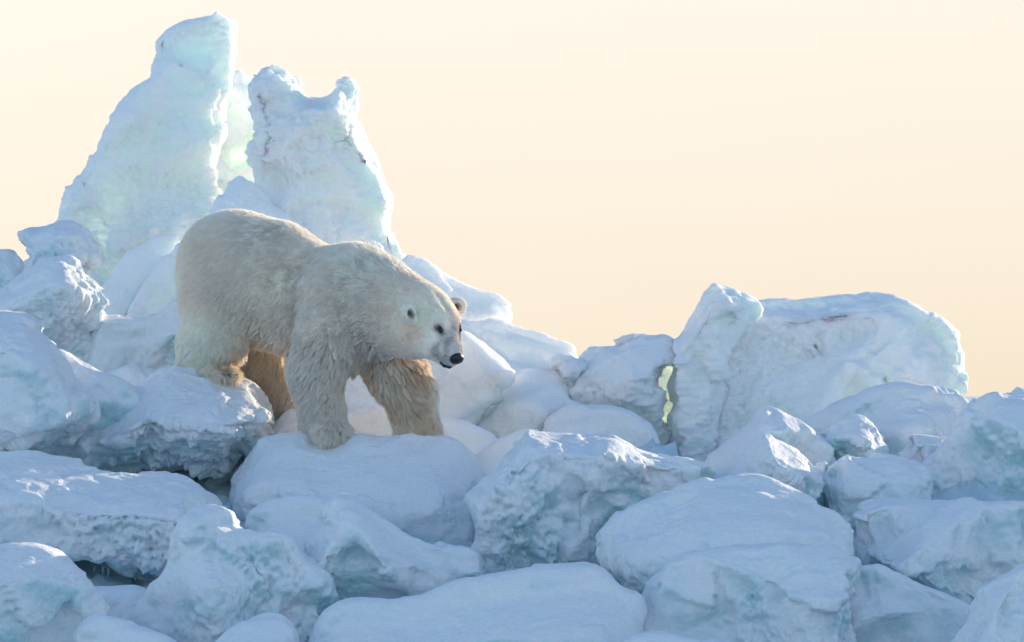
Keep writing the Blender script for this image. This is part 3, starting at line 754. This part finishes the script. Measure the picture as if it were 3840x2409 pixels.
# (a, b, radius a, radius b, blend)
prims = [
    ('e', Q(560, 642, 0.36), (0.43, 0.36, 0.385), None, 0.10),
    ('s', Q(560, 632, 0.34), Q(640, 655, 0.18), 0.375, 0.385, 0.10),
    ('s', Q(640, 668, 0.18), Q(780, 715, -0.08), 0.380, 0.340, 0.10),
    ('s', Q(770, 690, -0.08), Q(850, 681, -0.22), 0.21, 0.24, 0.14),       # hump
    ('s', Q(830, 698, -0.22), Q(905, 722, -0.42), 0.315, 0.27, 0.12),      # neck
    ('s', Q(905, 722, -0.42), Q(985, 748, -0.60), 0.27, 0.235, 0.10),
    ('s', Q(900, 750, -0.45), Q(975, 785, -0.66), 0.22, 0.17, 0.10),       # throat
    ('s', Q(850, 760, -0.25), Q(800, 790, -0.25), 0.24, 0.24, 0.12),       # chest
    ('s', Q(900, 690, -0.36), Q(985, 722, -0.55), 0.22, 0.165, 0.08),      # nape
    # near front leg
    ('s', Q(790, 690, -0.38), Q(762, 790, -0.46), 0.215, 0.185, 0.10),
    ('s', Q(762, 790, -0.46), Q(742, 868, -0.44), 0.185, 0.165, 0.08),
    ('s', Q(742, 868, -0.44), Q(757, 965, -0.46), 0.158, 0.128, 0.06),
    ('s', Q(757, 965, -0.46), Q(765, 1012, -0.50), 0.128, 0.108, 0.05),
    # far front leg
    ('s', Q(870, 770, -0.05), Q(935, 865, -0.12), 0.20, 0.185, 0.10),
    ('s', Q(935, 865, -0.12), Q(968, 920, -0.12), 0.185, 0.165, 0.08),
    ('s', Q(968, 920, -0.12), Q(984, 1015, -0.10), 0.160, 0.135, 0.06),
    ('s', Q(984, 1015, -0.10), Q(1010, 1050, -0.18), 0.135, 0.09, 0.05),
    # near hind leg
    ('s', Q(510, 700, 0.20), Q(497, 795, 0.12), 0.275, 0.215, 0.10),
    ('s', Q(497, 795, 0.12), Q(468, 842, 0.16), 0.205, 0.125, 0.08),
    ('s', Q(520, 790, 0.10), Q(478, 845, 0.14), 0.16, 0.12, 0.07),
    ('s', Q(478, 800, 0.08), Q(482, 858, 0.10), 0.15, 0.085, 0.07),
    ('s', Q(450, 800, 0.14), Q(445, 852, 0.16), 0.12, 0.085, 0.07),
    ('s', Q(436, 856, 0.18), Q(500, 868, 0.05), 0.075, 0.065, 0.05),
    ('s', Q(500, 868, 0.05), Q(526, 880, 0.0), 0.065, 0.055, 0.04),
    # far hind leg
    ('s', Q(590, 760, 0.62), Q(612, 840, 0.62), 0.24, 0.18, 0.08),
    ('s', Q(612, 840, 0.62), Q(648, 905, 0.62), 0.165, 0.11, 0.06),
    ('s', Q(648, 905, 0.62), Q(678, 950, 0.56), 0.10, 0.08, 0.05),
    # belly
    ('s', Q(590, 735, 0.28), Q(720, 765, 0.05), 0.20, 0.21, 0.10),
    # tail
    ('s', Q(450, 650, 0.60), Q(444, 690, 0.64), 0.05, 0.03, 0.05),
]
head = [
    ('e', H(0, 0.015, 0.0), (0.185, 0.165, 0.215), (hr_, hu, hf), 0.06),
    ('s', H(0.09, -0.07, 0.02), H(0.045, -0.06, 0.16), 0.115, 0.085, 0.06),   # cheeks
    ('s', H(-0.09, -0.07, 0.02), H(-0.045, -0.06, 0.16), 0.115, 0.085, 0.06),
    ('s', H(0, 0.05, 0.12), H(0, -0.012, 0.24), 0.105, 0.080, 0.05),          # brow to bridge
    ('s', H(0, -0.015, 0.20), H(0, -0.030, 0.335), 0.108, 0.084, 0.035),      # muzzle
    ('s', H(0.028, -0.045, 0.30), H(0.028, -0.055, 0.34), 0.046, 0.042, 0.02),
    ('s', H(-0.028, -0.045, 0.30), H(-0.028, -0.055, 0.34), 0.046, 0.042, 0.02),
    ('s', H(0, -0.095, 0.16), H(0, -0.100, 0.315), 0.064, 0.040, 0.025),      # lower jaw
    ('s', H(0.075, 0.095, 0.10), H(0.06, 0.08, 0.155), 0.040, 0.030, 0.035),  # brow ridges
    ('s', H(-0.075, 0.095, 0.10), H(-0.06, 0.08, 0.155), 0.040, 0.030, 0.035),
]
head = [(q[0], q[1], tuple(x * HS for x in q[2]), q[3], q[4]) if q[0] == 'e' else (q[0], q[1], q[2], q[3] * HS, q[4] * HS, q[5] * HS) for q in head]
cuts = []
def toes(c, d, w, n=5, r=0.026, ln=0.07, down=-0.02):
    """toe pads fanned along a paw: (centre, forward, half width)"""
    c, d = np.array(c), np.array(d) / np.linalg.norm(d)
    s = np.cross(d, (0, 0, 1)); s /= np.linalg.norm(s)
    o = []
    for i in range(n):
        t = (i - (n - 1) / 2) / ((n - 1) / 2)
        a = c + s * t * w + d * (0.012 * (1 - t * t))
        b = a + d * ln * (1 - 0.25 * t * t) + s * t * 0.015 + np.array((0, 0, down))
        o.append(('s', a, b, r * 1.05, r * 0.85, 0.012))
    return o
PAWS = [
    (Q(776, 1012, -0.62), np.array([0.62, -0.78, 0]), 0.082),
    (Q(524, 876, -0.06), np.array([0.75, -0.66, -0.1]), 0.058),
]
paw = [
    ('s', Q(766, 1006, -0.50), Q(776, 1011, -0.61), 0.100, 0.062, 0.07),
    ('e', Q(776, 1016, -0.58), (0.108, 0.112, 0.052), None, 0.07),
    ('e', Q(515, 874, -0.01), (0.11, 0.10, 0.052), None, 0.03),
]
for c, d, w in PAWS:
    paw += toes(c, d, w)
def bear_mesh():
    h = 0.0165
    lo = Q(395, 1075, 0) * np.array([1, 0, 1]) + np.array([0, -1.30, 0])
    hi = Q(1130, 470, 0) * np.array([1, 0, 1]) + np.array([0.0, 1.05, 0.05])
    xs, ys, zs = [np.arange(a, b, h) for a, b in zip(lo, hi)]
    v = np.full((len(xs), len(ys), len(zs)), 0.5, np.float32)
    G = np.stack(np.meshgrid(xs, ys, zs, indexing='ij'), -1)
    for pr in prims + head + paw:
        k = pr[4] if pr[0] == 'e' else pr[5]
        if pr[0] == 's':
            pts, rr = np.array([pr[1], pr[2]]), max(pr[3], pr[4])
        else:
            pts, rr = np.array([pr[1]]), max(pr[2])
        m0 = pts.min(0) - rr - k * 1.2 - 0.06
        m1 = pts.max(0) + rr + k * 1.2 + 0.06
        sl = tuple(slice(max(0, int((m0[i] - lo[i]) / h)), max(1, int((m1[i] - lo[i]) / h) + 1)) for i in range(3))
        g = G[sl]
        p = g.reshape(-1, 3)
        d = (seg(p, *pr[1:5]) if pr[0] == 's' else ell(p, pr[1], pr[2], pr[3])).reshape(g.shape[:3])
        v[sl] = smin(v[sl], d.astype(np.float32), k)
    verts, quads = surface_nets(v, (xs[0], ys[0], zs[0]), h)
    return subdivided(mesh_from('bear', verts, quads), 1)
bme = bear_mesh()
# keep only the largest shell (stray crumbs are dropped)
co, nr = coords(bme), normals(bme)
if ((co - Q(650, 650, 0.2)) * nr).sum() < 0:
    bme.flip_normals()
    nr = normals(bme)
# muscle and loose-skin folds: gentle swells over the whole body
hd = np.linalg.norm(co - HC, axis=1)
bodyw = sstep(0.25, 0.5, hd)
sw = look(VM, co, (0.45, 0.45, 0.45), 0.3) * 0.016 + look(VF, co, (0.55, 0.55, 0.35), 0.1) * 0.007
co = co + nr * (sw * bodyw)[:, None]
# crease behind the shoulder, behind the elbow and at the neck
def crease(co, nr, line, depth, w):
    L_ = [np.array(q) for q in line]
    d = np.full(len(co), 9.0)
    for a, b in zip(L_[:-1], L_[1:]):
        d = np.minimum(d, seg(co, a, b, 0, 0))
    return co - nr * (depth * np.exp(-(d / w) ** 2))[:, None]
co = crease(co, nr, [Q(885, 760, -0.62), Q(868, 800, -0.6), Q(880, 830, -0.5)], 0.03, 0.04)
co = crease(co, nr, [Q(700, 640, -0.3), Q(690, 720, -0.3), Q(700, 800, -0.3)], 0.04, 0.07)
co = crease(co, nr, [Q(590, 700, -0.1), Q(585, 790, -0.1)], 0.04, 0.07)
co = crease(co, nr, [H(0, 0.2, -0.02), H(0, 0.17, 0.10), H(0, 0.10, 0.2)], 0.018, 0.035)   # furrow down the forehead
set_coords(bme, co)
nr = normals(bme)
BO = Vector((float(co[:, 0].mean()), 0.1, float(co[:, 2].min())))
bvh = BVHTree.FromPolygons([Vector(c) for c in co], [tuple(p.vertices) for p in bme.polygons])
CAMP = Vector((0, CAM_Y, CAM_Z))
def hit(px, py):
    d = (Vector(P(px, py, 0)) - CAMP).normalized()
    return bvh.ray_cast(CAMP, d)

# ---- coat colour: cream, yellow and brown stains, golden backlight painted along belly and legs
def blob(p, c, r):
    return np.exp(-(((p - np.array(c)) ** 2).sum(1)) / r ** 2)
_e = hit(1036, 777)
EYE_R = np.array(_e[0]) if _e[0] is not None else H(0.078, 0.055, 0.165)
EYE_L = EYE_R - hr_ * 2 * float((EYE_R - HC) @ hr_)
def tint(p):
    hw = np.exp(-(np.linalg.norm(p - HC, axis=1) / 0.42) ** 4)[:, None]
    base = np.array([0.99, 0.928, 0.845]) * (1 - hw) + np.array([0.99, 0.890, 0.80]) * hw
    col = base
    n = look(VF, p, (0.5, 0.5, 0.5), 0.77)
    n2 = look(VM, p, (0.35,) * 3, 0.2)
    f = sstep(-0.2, 1.8, n2)[:, None] * 0.4
    col = col * (1 - f) + np.array([0.985, 0.912, 0.80]) * f
    col *= (1 + 0.045 * n)[:, None]
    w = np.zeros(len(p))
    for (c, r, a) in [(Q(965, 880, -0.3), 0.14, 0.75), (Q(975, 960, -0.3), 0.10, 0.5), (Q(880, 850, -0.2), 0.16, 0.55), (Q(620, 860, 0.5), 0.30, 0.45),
                      (Q(800, 880, -0.35), 0.09, 0.7), (Q(535, 876, -0.06), 0.075, 0.6), (Q(975, 780, -0.85), 0.06, 0.16),  # last spot: brownish fur and shade painted below the near ear
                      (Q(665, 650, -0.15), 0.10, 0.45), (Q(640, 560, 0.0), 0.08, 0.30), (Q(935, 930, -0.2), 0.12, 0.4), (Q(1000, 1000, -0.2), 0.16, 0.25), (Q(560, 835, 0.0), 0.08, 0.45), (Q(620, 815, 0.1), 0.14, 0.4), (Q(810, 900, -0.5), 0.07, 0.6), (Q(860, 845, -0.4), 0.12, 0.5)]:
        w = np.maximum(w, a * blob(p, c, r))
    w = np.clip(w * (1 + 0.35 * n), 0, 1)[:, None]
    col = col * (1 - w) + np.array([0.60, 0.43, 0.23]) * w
    # grey mottled muzzle, dark round the mouth and eye
    q = p - HC
    u, f_, r_ = q @ hu, q @ hf, q @ hr_
    mz = np.maximum(sstep(0.22, 0.31, f_) * 0.9, sstep(0.12, 0.24, f_) * sstep(0.0, 0.06, u) * 0.6) * sstep(-0.13, -0.06, u + 0.02)
    sp = look(VF, p, (2.2,) * 3, 0.4)
    g = np.clip(mz * (0.50 + 0.42 * sp), 0, 0.92)[:, None]
    col = col * (1 - g) + np.array([0.13, 0.13, 0.16]) * g
    e = np.exp(-(np.minimum(seg(p, EYE_R - hf * 0.018, EYE_R + hf * 0.026, 0, 0), seg(p, EYE_L - hf * 0.018, EYE_L + hf * 0.026, 0, 0)) / 0.025) ** 2) * 1.5
    e = np.clip(e * (1.15 + 0.3 * sp.clip(-1, 1)), 0, 1)[:, None]
    col = col * (1 - e) + np.array([0.04, 0.035, 0.035]) * e
    return np.clip(col, 0.01, 0.985)
def paint(me, cols):
    a = me.attributes.new('tint', 'FLOAT_COLOR', 'POINT')
    a.data.foreach_set('color', np.concatenate([cols, np.ones((len(cols), 1))], 1).astype(np.float32).ravel())
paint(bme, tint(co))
set_coords(bme, co - np.array(BO))
bear = link('polar_bear', bme, bear_material(), loc=BO)
tag(bear, 'cream-white polar bear walking over the ice blocks with its head lowered', 'polar bear')
M_DARK = plain('wet_black_skin', (0.012, 0.011, 0.012), 0.32, 0.5)
M_EYE = plain('dark_eye', (0.015, 0.010, 0.008), 0.08, 0.7)
M_CLAW = plain('claw_horn', (0.13, 0.11, 0.09), 0.5)

def small_sdf(name, prs, mat, h=0.004, blend=0.01, disp=0.0, lv=1, tintf=None):
    pts = np.concatenate([[q[1]] if q[0] == 'e' else [q[1], q[2]] for q in prs])
    rr = max(max(q[2]) if q[0] == 'e' else max(q[3], q[4]) for q in prs) + 0.012
    lo, hi = pts.min(0) - rr, pts.max(0) + rr
    ax = [np.arange(a, b, h) for a, b in zip(lo, hi)]
    G = np.stack(np.meshgrid(*ax, indexing='ij'), -1)
    p = G.reshape(-1, 3)
    v = np.full(len(p), 0.5)
    for q in prs:
        d = seg(p, *q[1:5]) if q[0] == 's' else ell(p, q[1], q[2], q[3])
        if q[-1] == 'cut':
            v = smax(v, -d, blend)
        else:
            v = smin(v, d, blend)
    vs, qd = surface_nets(v.reshape(G.shape[:3]), lo, h)
    me = subdivided(mesh_from(name, vs, qd), lv)
    c = coords(me)
    if tintf is not None:
        paint(me, tintf(c))
    set_coords(me, c - np.array(BO))
    o = link(name, me, mat, bear)
    return o
HA = (hr_, hu, hf)
# nose pad with two nostrils
small_sdf('nose', [('e', H(0, -0.022, 0.385), (0.062, 0.046, 0.034), HA, 0), ('s', H(0, -0.045, 0.385), H(0, -0.068, 0.375), 0.014, 0.009, 0),
                   ('e', H(0.022, -0.026, 0.412), (0.013, 0.009, 0.014), HA, 'cut'), ('e', H(-0.022, -0.026, 0.412), (0.011, 0.008, 0.012), HA, 'cut')], M_DARK, h=0.0035, blend=0.006)
# mouth line and lip
small_sdf('mouth', [('s', H(0.0, -0.100, 0.362), H(0.030, -0.104, 0.345), 0.014, 0.013, 0), ('s', H(0.030, -0.104, 0.345), H(0.046, -0.100, 0.315), 0.013, 0.007, 0),
                    ('s', H(0.0, -0.100, 0.362), H(-0.030, -0.104, 0.345), 0.014, 0.013, 0), ('s', H(-0.030, -0.104, 0.345), H(-0.046, -0.100, 0.315), 0.013, 0.007, 0)], M_DARK, h=0.003, blend=0.006)
def surf_near(p):
    h_ = bvh.find_nearest(Vector(p))
    return np.array(h_[0]), np.array(h_[1])
for s_ in (1, -1):
    p0, n0 = surf_near(EYE_R if s_ > 0 else EYE_L)
    c_ = p0 - n0 * 0.002
    small_sdf('eye', [('e', c_, (0.016, 0.013, 0.016), HA, 0)], M_EYE, h=0.003)
    small_sdf('eyelid', [('s', c_ + hu * 0.014 - hf * 0.012 + n0 * 0.004, c_ + hu * 0.008 + hf * 0.014 + n0 * 0.003, 0.006, 0.005, 0)], M_DARK, h=0.0028)
# ears: short rounded cups, pale rims round a dark mottled inside
def ear_cols(p, cols, c_, out, fr):
    sd = np.cross(out, fr)
    q = p - (c_ + fr * 0.012 - out * 0.016 + sd * 0.006)
    d = np.sqrt(((q @ out) / 0.036) ** 2 + ((q @ sd) / 0.030) ** 2 + ((q @ fr) / 0.040) ** 2)
    t = np.clip(1.55 - d * (1.0 + 0.25 * look(VF, p, (2.5,) * 3, 0.2).clip(-1.5, 1.5)), 0, 1)[:, None] * 0.93
    rim = np.array([0.985, 0.93, 0.86])
    return (cols * 0.55 + rim * 0.45) * (1 - t) + np.array([0.20, 0.165, 0.14]) * t
EARS = []
for s_, tx, ty in ((1, 961, 726), (-1, 1088, 724)):
    if s_ > 0:
        b0 = np.array(hit(970, 752)[0])
        out = np.array([-0.30, -0.50, 0.82]); out /= np.linalg.norm(out)
        c_ = b0 + out * 0.058 + np.array(hit(970, 752)[1]) * 0.044
        fr = np.array([0.60, -0.78, -0.15])
    else:
        b0 = H(-0.150, 0.100, -0.055)
        tip = Q(tx, ty, (HC - hr_ * 0.19)[1])
        c_ = b0 * 0.3 + tip * 0.7
        out = tip - b0; out /= np.linalg.norm(out)
        fr = hf * 0.75 - hr_ * 0.35 + np.array([0, -0.35, 0.1])
    fr = fr - out * (fr @ out); fr /= np.linalg.norm(fr)
    sd2 = np.cross(out, fr)
    o = small_sdf('ear', [('e', c_, (0.062, 0.064, 0.030), (sd2, out, fr), 0), ('s', b0, c_, 0.045, 0.040, 0),
                          ('e', c_ + fr * 0.030 - out * 0.004, (0.030, 0.034, 0.024), (sd2, out, fr), 'cut')],
                  bear.data.materials[0], h=0.006, blend=0.02,
                  tintf=lambda p, c=c_, f=fr, w=out: ear_cols(p, tint(p), c, w, f))
    EARS.append((o, c_, out, fr))
# claws on the two paws that show
for c, d, w in PAWS:
    d = d / np.linalg.norm(d)
    s = np.cross(d, (0, 0, 1)); s /= np.linalg.norm(s)
    for i in range(5):
        t = (i - 2) / 2
        a = c + s * t * w + d * (0.012 * (1 - t * t)) + d * 0.07 * (1 - 0.25 * t * t) + s * t * 0.015 + np.array((0, 0, -0.012))
        small_sdf('claw', [('s', a, a + d * 0.030, 0.008, 0.007, 0), ('s', a + d * 0.030, a + d * 0.052 + np.array((0, 0, -0.018)), 0.007, 0.003, 0)], M_CLAW, h=0.004, lv=1)

# ---- fur: every strand a curve, combed back and down, gathered into locks
def make_fur():
    rs = np.random.RandomState(11)
    srcs = [(co, nr, bme)]
    P0, N0 = [], []
    def sample(me, off, n, wfun=None):
        me.calc_loop_triangles()
        tri = np.empty(len(me.loop_triangles) * 3, np.int32)
        me.loop_triangles.foreach_get('vertices', tri)
        tri = tri.reshape(-1, 3)
        c = coords(me) + off
        nn = normals(me)
        a, b, d = c[tri[:, 0]], c[tri[:, 1]], c[tri[:, 2]]
        ar = np.linalg.norm(np.cross(b - a, d - a), axis=1)
        w = ar * (wfun((a + b + d) / 3) if wfun else 1)
        idx = rs.choice(len(tri), n, p=w / w.sum())
        u, v = rs.rand(n), rs.rand(n)
        fl = u + v > 1
        u[fl], v[fl] = 1 - u[fl], 1 - v[fl]
        p = a[idx] + (b - a)[idx] * u[:, None] + (d - a)[idx] * v[:, None]
        q = nn[tri[idx, 0]] * (1 - u - v)[:, None] + nn[tri[idx, 1]] * u[:, None] + nn[tri[idx, 2]] * v[:, None]
        return p, q / (np.linalg.norm(q, axis=1)[:, None] + 1e-9)
    off = np.array(BO)
    p, n = sample(bme, off, 330000, lambda c: 1 + 1.6 * np.exp(-(np.linalg.norm(c - HC, axis=1) / 0.35) ** 2) + 0.5 * sstep(0.35, -0.1, c[:, 2] - Q(0, 900, 0)[2]))
    pe, ne = [], []
    for o, c_, out, fr in EARS:
        a, b = sample(o.data, off, 4500)
        pe.append(a); ne.append(b)
    isear = np.concatenate([np.zeros(len(p)), np.ones(sum(len(a) for a in pe))])
    p = np.concatenate([p] + pe); n = np.concatenate([n] + ne)
    hq = p - HC
    f_, u_, r_ = hq @ hf, hq @ hu, hq @ hr_
    hdist = np.linalg.norm(hq, axis=1)
    onhead = (1 - sstep(0.22, 0.42, hdist))
    onhead = np.maximum(onhead, sstep(0.1, 0.2, f_) * (hdist < 0.5))
    muzzle = sstep(0.13, 0.26, f_) * (hdist < 0.5)
    keep = ~((np.linalg.norm(p - H(0, -0.022, 0.385), axis=1) < 0.060) & (isear < 1))
    for s_ in (1, -1):
        keep &= np.linalg.norm(p - surf_near(EYE_R if s_ > 0 else EYE_L)[0], axis=1) > 0.017
    mp = np.abs(u_ / HS + 0.098) < 0.010
    keep &= ~(mp & (f_ / HS > 0.28) & (hdist < 0.6))
    zf = p[:, 2]
    low = sstep(Q(0, 850, 0)[2], Q(0, 960, 0)[2], zf)
    # comb field
    down = np.array([0, 0, -1.0])
    flow = -fwd[None] * 0.75 + down[None] * 0.55
    legw = sstep(Q(0, 770, 0)[2], Q(0, 860, 0)[2], zf) * (1 - onhead)
    flow = flow * (1 - legw[:, None]) + (down - fwd * 0.28)[None] * legw[:, None]
    nose_dir = -hf[None] + 0.35 * hu[None] * 0 + (r_ * 1.2)[:, None] * hr_[None]
    nk = (1 - sstep(0.3, 0.75, hdist)) * (1 - legw)
    flow = flow * (1 - nk[:, None]) + (nose_dir * 0.9 + down * 0.35) * nk[:, None]
    sw1 = np.stack([look(VM, p, (0.5,) * 3, o_) for o_ in (0.1, 0.4, 0.7)], 1)
    sw2 = np.stack([look(VF, p, (0.8,) * 3, o_) for o_ in (0.15, 0.45, 0.75)], 1)
    tous = np.zeros(len(p))
    for c, r in [(Q(700, 640, -0.25), 0.30), (Q(760, 800, -0.6), 0.28), (Q(830, 650, -0.5), 0.22), (Q(735, 900, -0.6), 0.22), (Q(950, 900, -0.3), 0.3), (Q(610, 560, -0.05), 0.20), (Q(600, 790, -0.1), 0.2), (Q(870, 800, -0.6), 0.14)]:
        tous = np.maximum(tous, blob(p, c, r))
    tous = np.clip(tous * (0.9 + 0.4 * look(VM, p, (0.9,) * 3, 0.35)), 0, 1)
    wild = (0.14 + 0.75 * tous + 0.15 * legw) * (1 - 0.75 * onhead)
    flow = flow + (sw1 * 0.28 + sw2 * 0.30) * wild[:, None] * 1.5
    flow -= n * (flow * n).sum(1)[:, None]
    flow /= np.linalg.norm(flow, axis=1)[:, None] + 1e-9
    ln = 0.045 + 0.030 * legw + 0.012 * look(VM, p, (0.6,) * 3, 0.9).clip(-1, 1)
    # feathering: back of the forelegs, belly edge
    belly = sstep(0.2, -0.7, n[:, 2]) * (1 - onhead)
    ln += 0.036 * belly + 0.010 * tous + 0.006 * legw
    ln = ln * (1 - onhead) + 0.021 * onhead
    ln = ln * (1 - 0.55 * muzzle)
    ln = np.where(isear > 0, 0.014, ln)
    foot = np.zeros(len(p))
    for c, d, w in PAWS:
        foot = np.maximum(foot, np.exp(-(np.linalg.norm(p - c, axis=1) / 0.13) ** 2))
    ln = ln * (1 - 0.30 * foot)
    ln *= 0.75 + 0.5 * rs.rand(len(p))
    lift = 0.20 + 0.16 * legw + 0.20 * belly - 0.05 * onhead + 0.22 * tous
    rnd = rs.randn(len(p), 3) * 0.16
    d0 = n * (lift + 0.25)[:, None] + flow * 0.9 + rnd
    d0 /= np.linalg.norm(d0, axis=1)[:, None]
    d1 = n * (lift * 0.4)[:, None] + flow + rnd * 1.2 + down * 0.12
    d1 /= np.linalg.norm(d1, axis=1)[:, None]
    m1 = p + d0 * (ln * 0.5)[:, None]
    m2 = m1 + d1 * (ln * 0.55)[:, None]
    # locks: strands lean towards their lock's own tip
    from mathutils.kdtree import KDTree
    ng = 15000
    gi = rs.choice(len(p), ng, replace=False)
    kd = KDTree(ng)
    for j, g in enumerate(gi):
        kd.insert(Vector(p[g]), j)
    kd.balance()
    near = np.array([kd.find(q)[1] for q in p])
    g = gi[near]
    same = (n * n[g]).sum(1) > 0.3
    cl = (0.28 + 0.44 * tous + 0.25 * np.maximum(legw, belly) + 0.15 * look(VM, p, (0.8,) * 3, 0.6).clip(-1, 1)) * same * (1 - 0.35 * onhead)
    m2 = m2 + (m2[g] - m2) * (cl * 0.85)[:, None]
    m1 = m1 + (m1[g] - m1) * (cl * 0.35)[:, None]
    kp = keep
    p, m1, m2, ln, near = p[kp] - n[kp] * 0.004, m1[kp], m2[kp], ln[kp], near[kp]
    N = len(p)
    mid = (p + m1) * 0.5 + (d0[kp] * 0.004)
    pts = np.stack([p, mid, m1, (m1 + m2) * 0.5, m2], 1) - off
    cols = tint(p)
    if True:
        er = isear[kp] > 0
        for o, c_, out, fr in EARS:
            on = (er & (np.linalg.norm(p - c_, axis=1) < 0.12))[:, None]
            cols = np.where(on, ear_cols(p, cols, c_, out, fr), cols)
    lockv = (np.random.RandomState(5).rand(ng) - 0.5)[near]
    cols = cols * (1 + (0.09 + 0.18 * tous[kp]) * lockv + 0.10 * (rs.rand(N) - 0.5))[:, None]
    cv = bpy.data.hair_curves.new('fur')
    cv.add_curves([5] * N)
    cv.attributes['position'].data.foreach_set('vector', pts.astype(np.float32).ravel())
    ra = cv.attributes.get('radius') or cv.attributes.new('radius', 'FLOAT', 'POINT')
    rad = np.array([1.0, 1.0, 0.85, 0.6, 0.15])[None] * (0.0011 + 0.0006 * (ln / 0.06).clip(0, 1.3))[:, None]
    ra.data.foreach_set('value', rad.astype(np.float32).ravel())
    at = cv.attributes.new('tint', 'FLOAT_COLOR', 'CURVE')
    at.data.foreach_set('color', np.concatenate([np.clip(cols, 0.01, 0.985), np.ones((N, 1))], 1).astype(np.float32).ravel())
    o = bpy.data.objects.new('fur', cv)
    COL.objects.link(o)
    cv.materials.append(fur_material())
    o.parent = bear
    return o
make_fur()
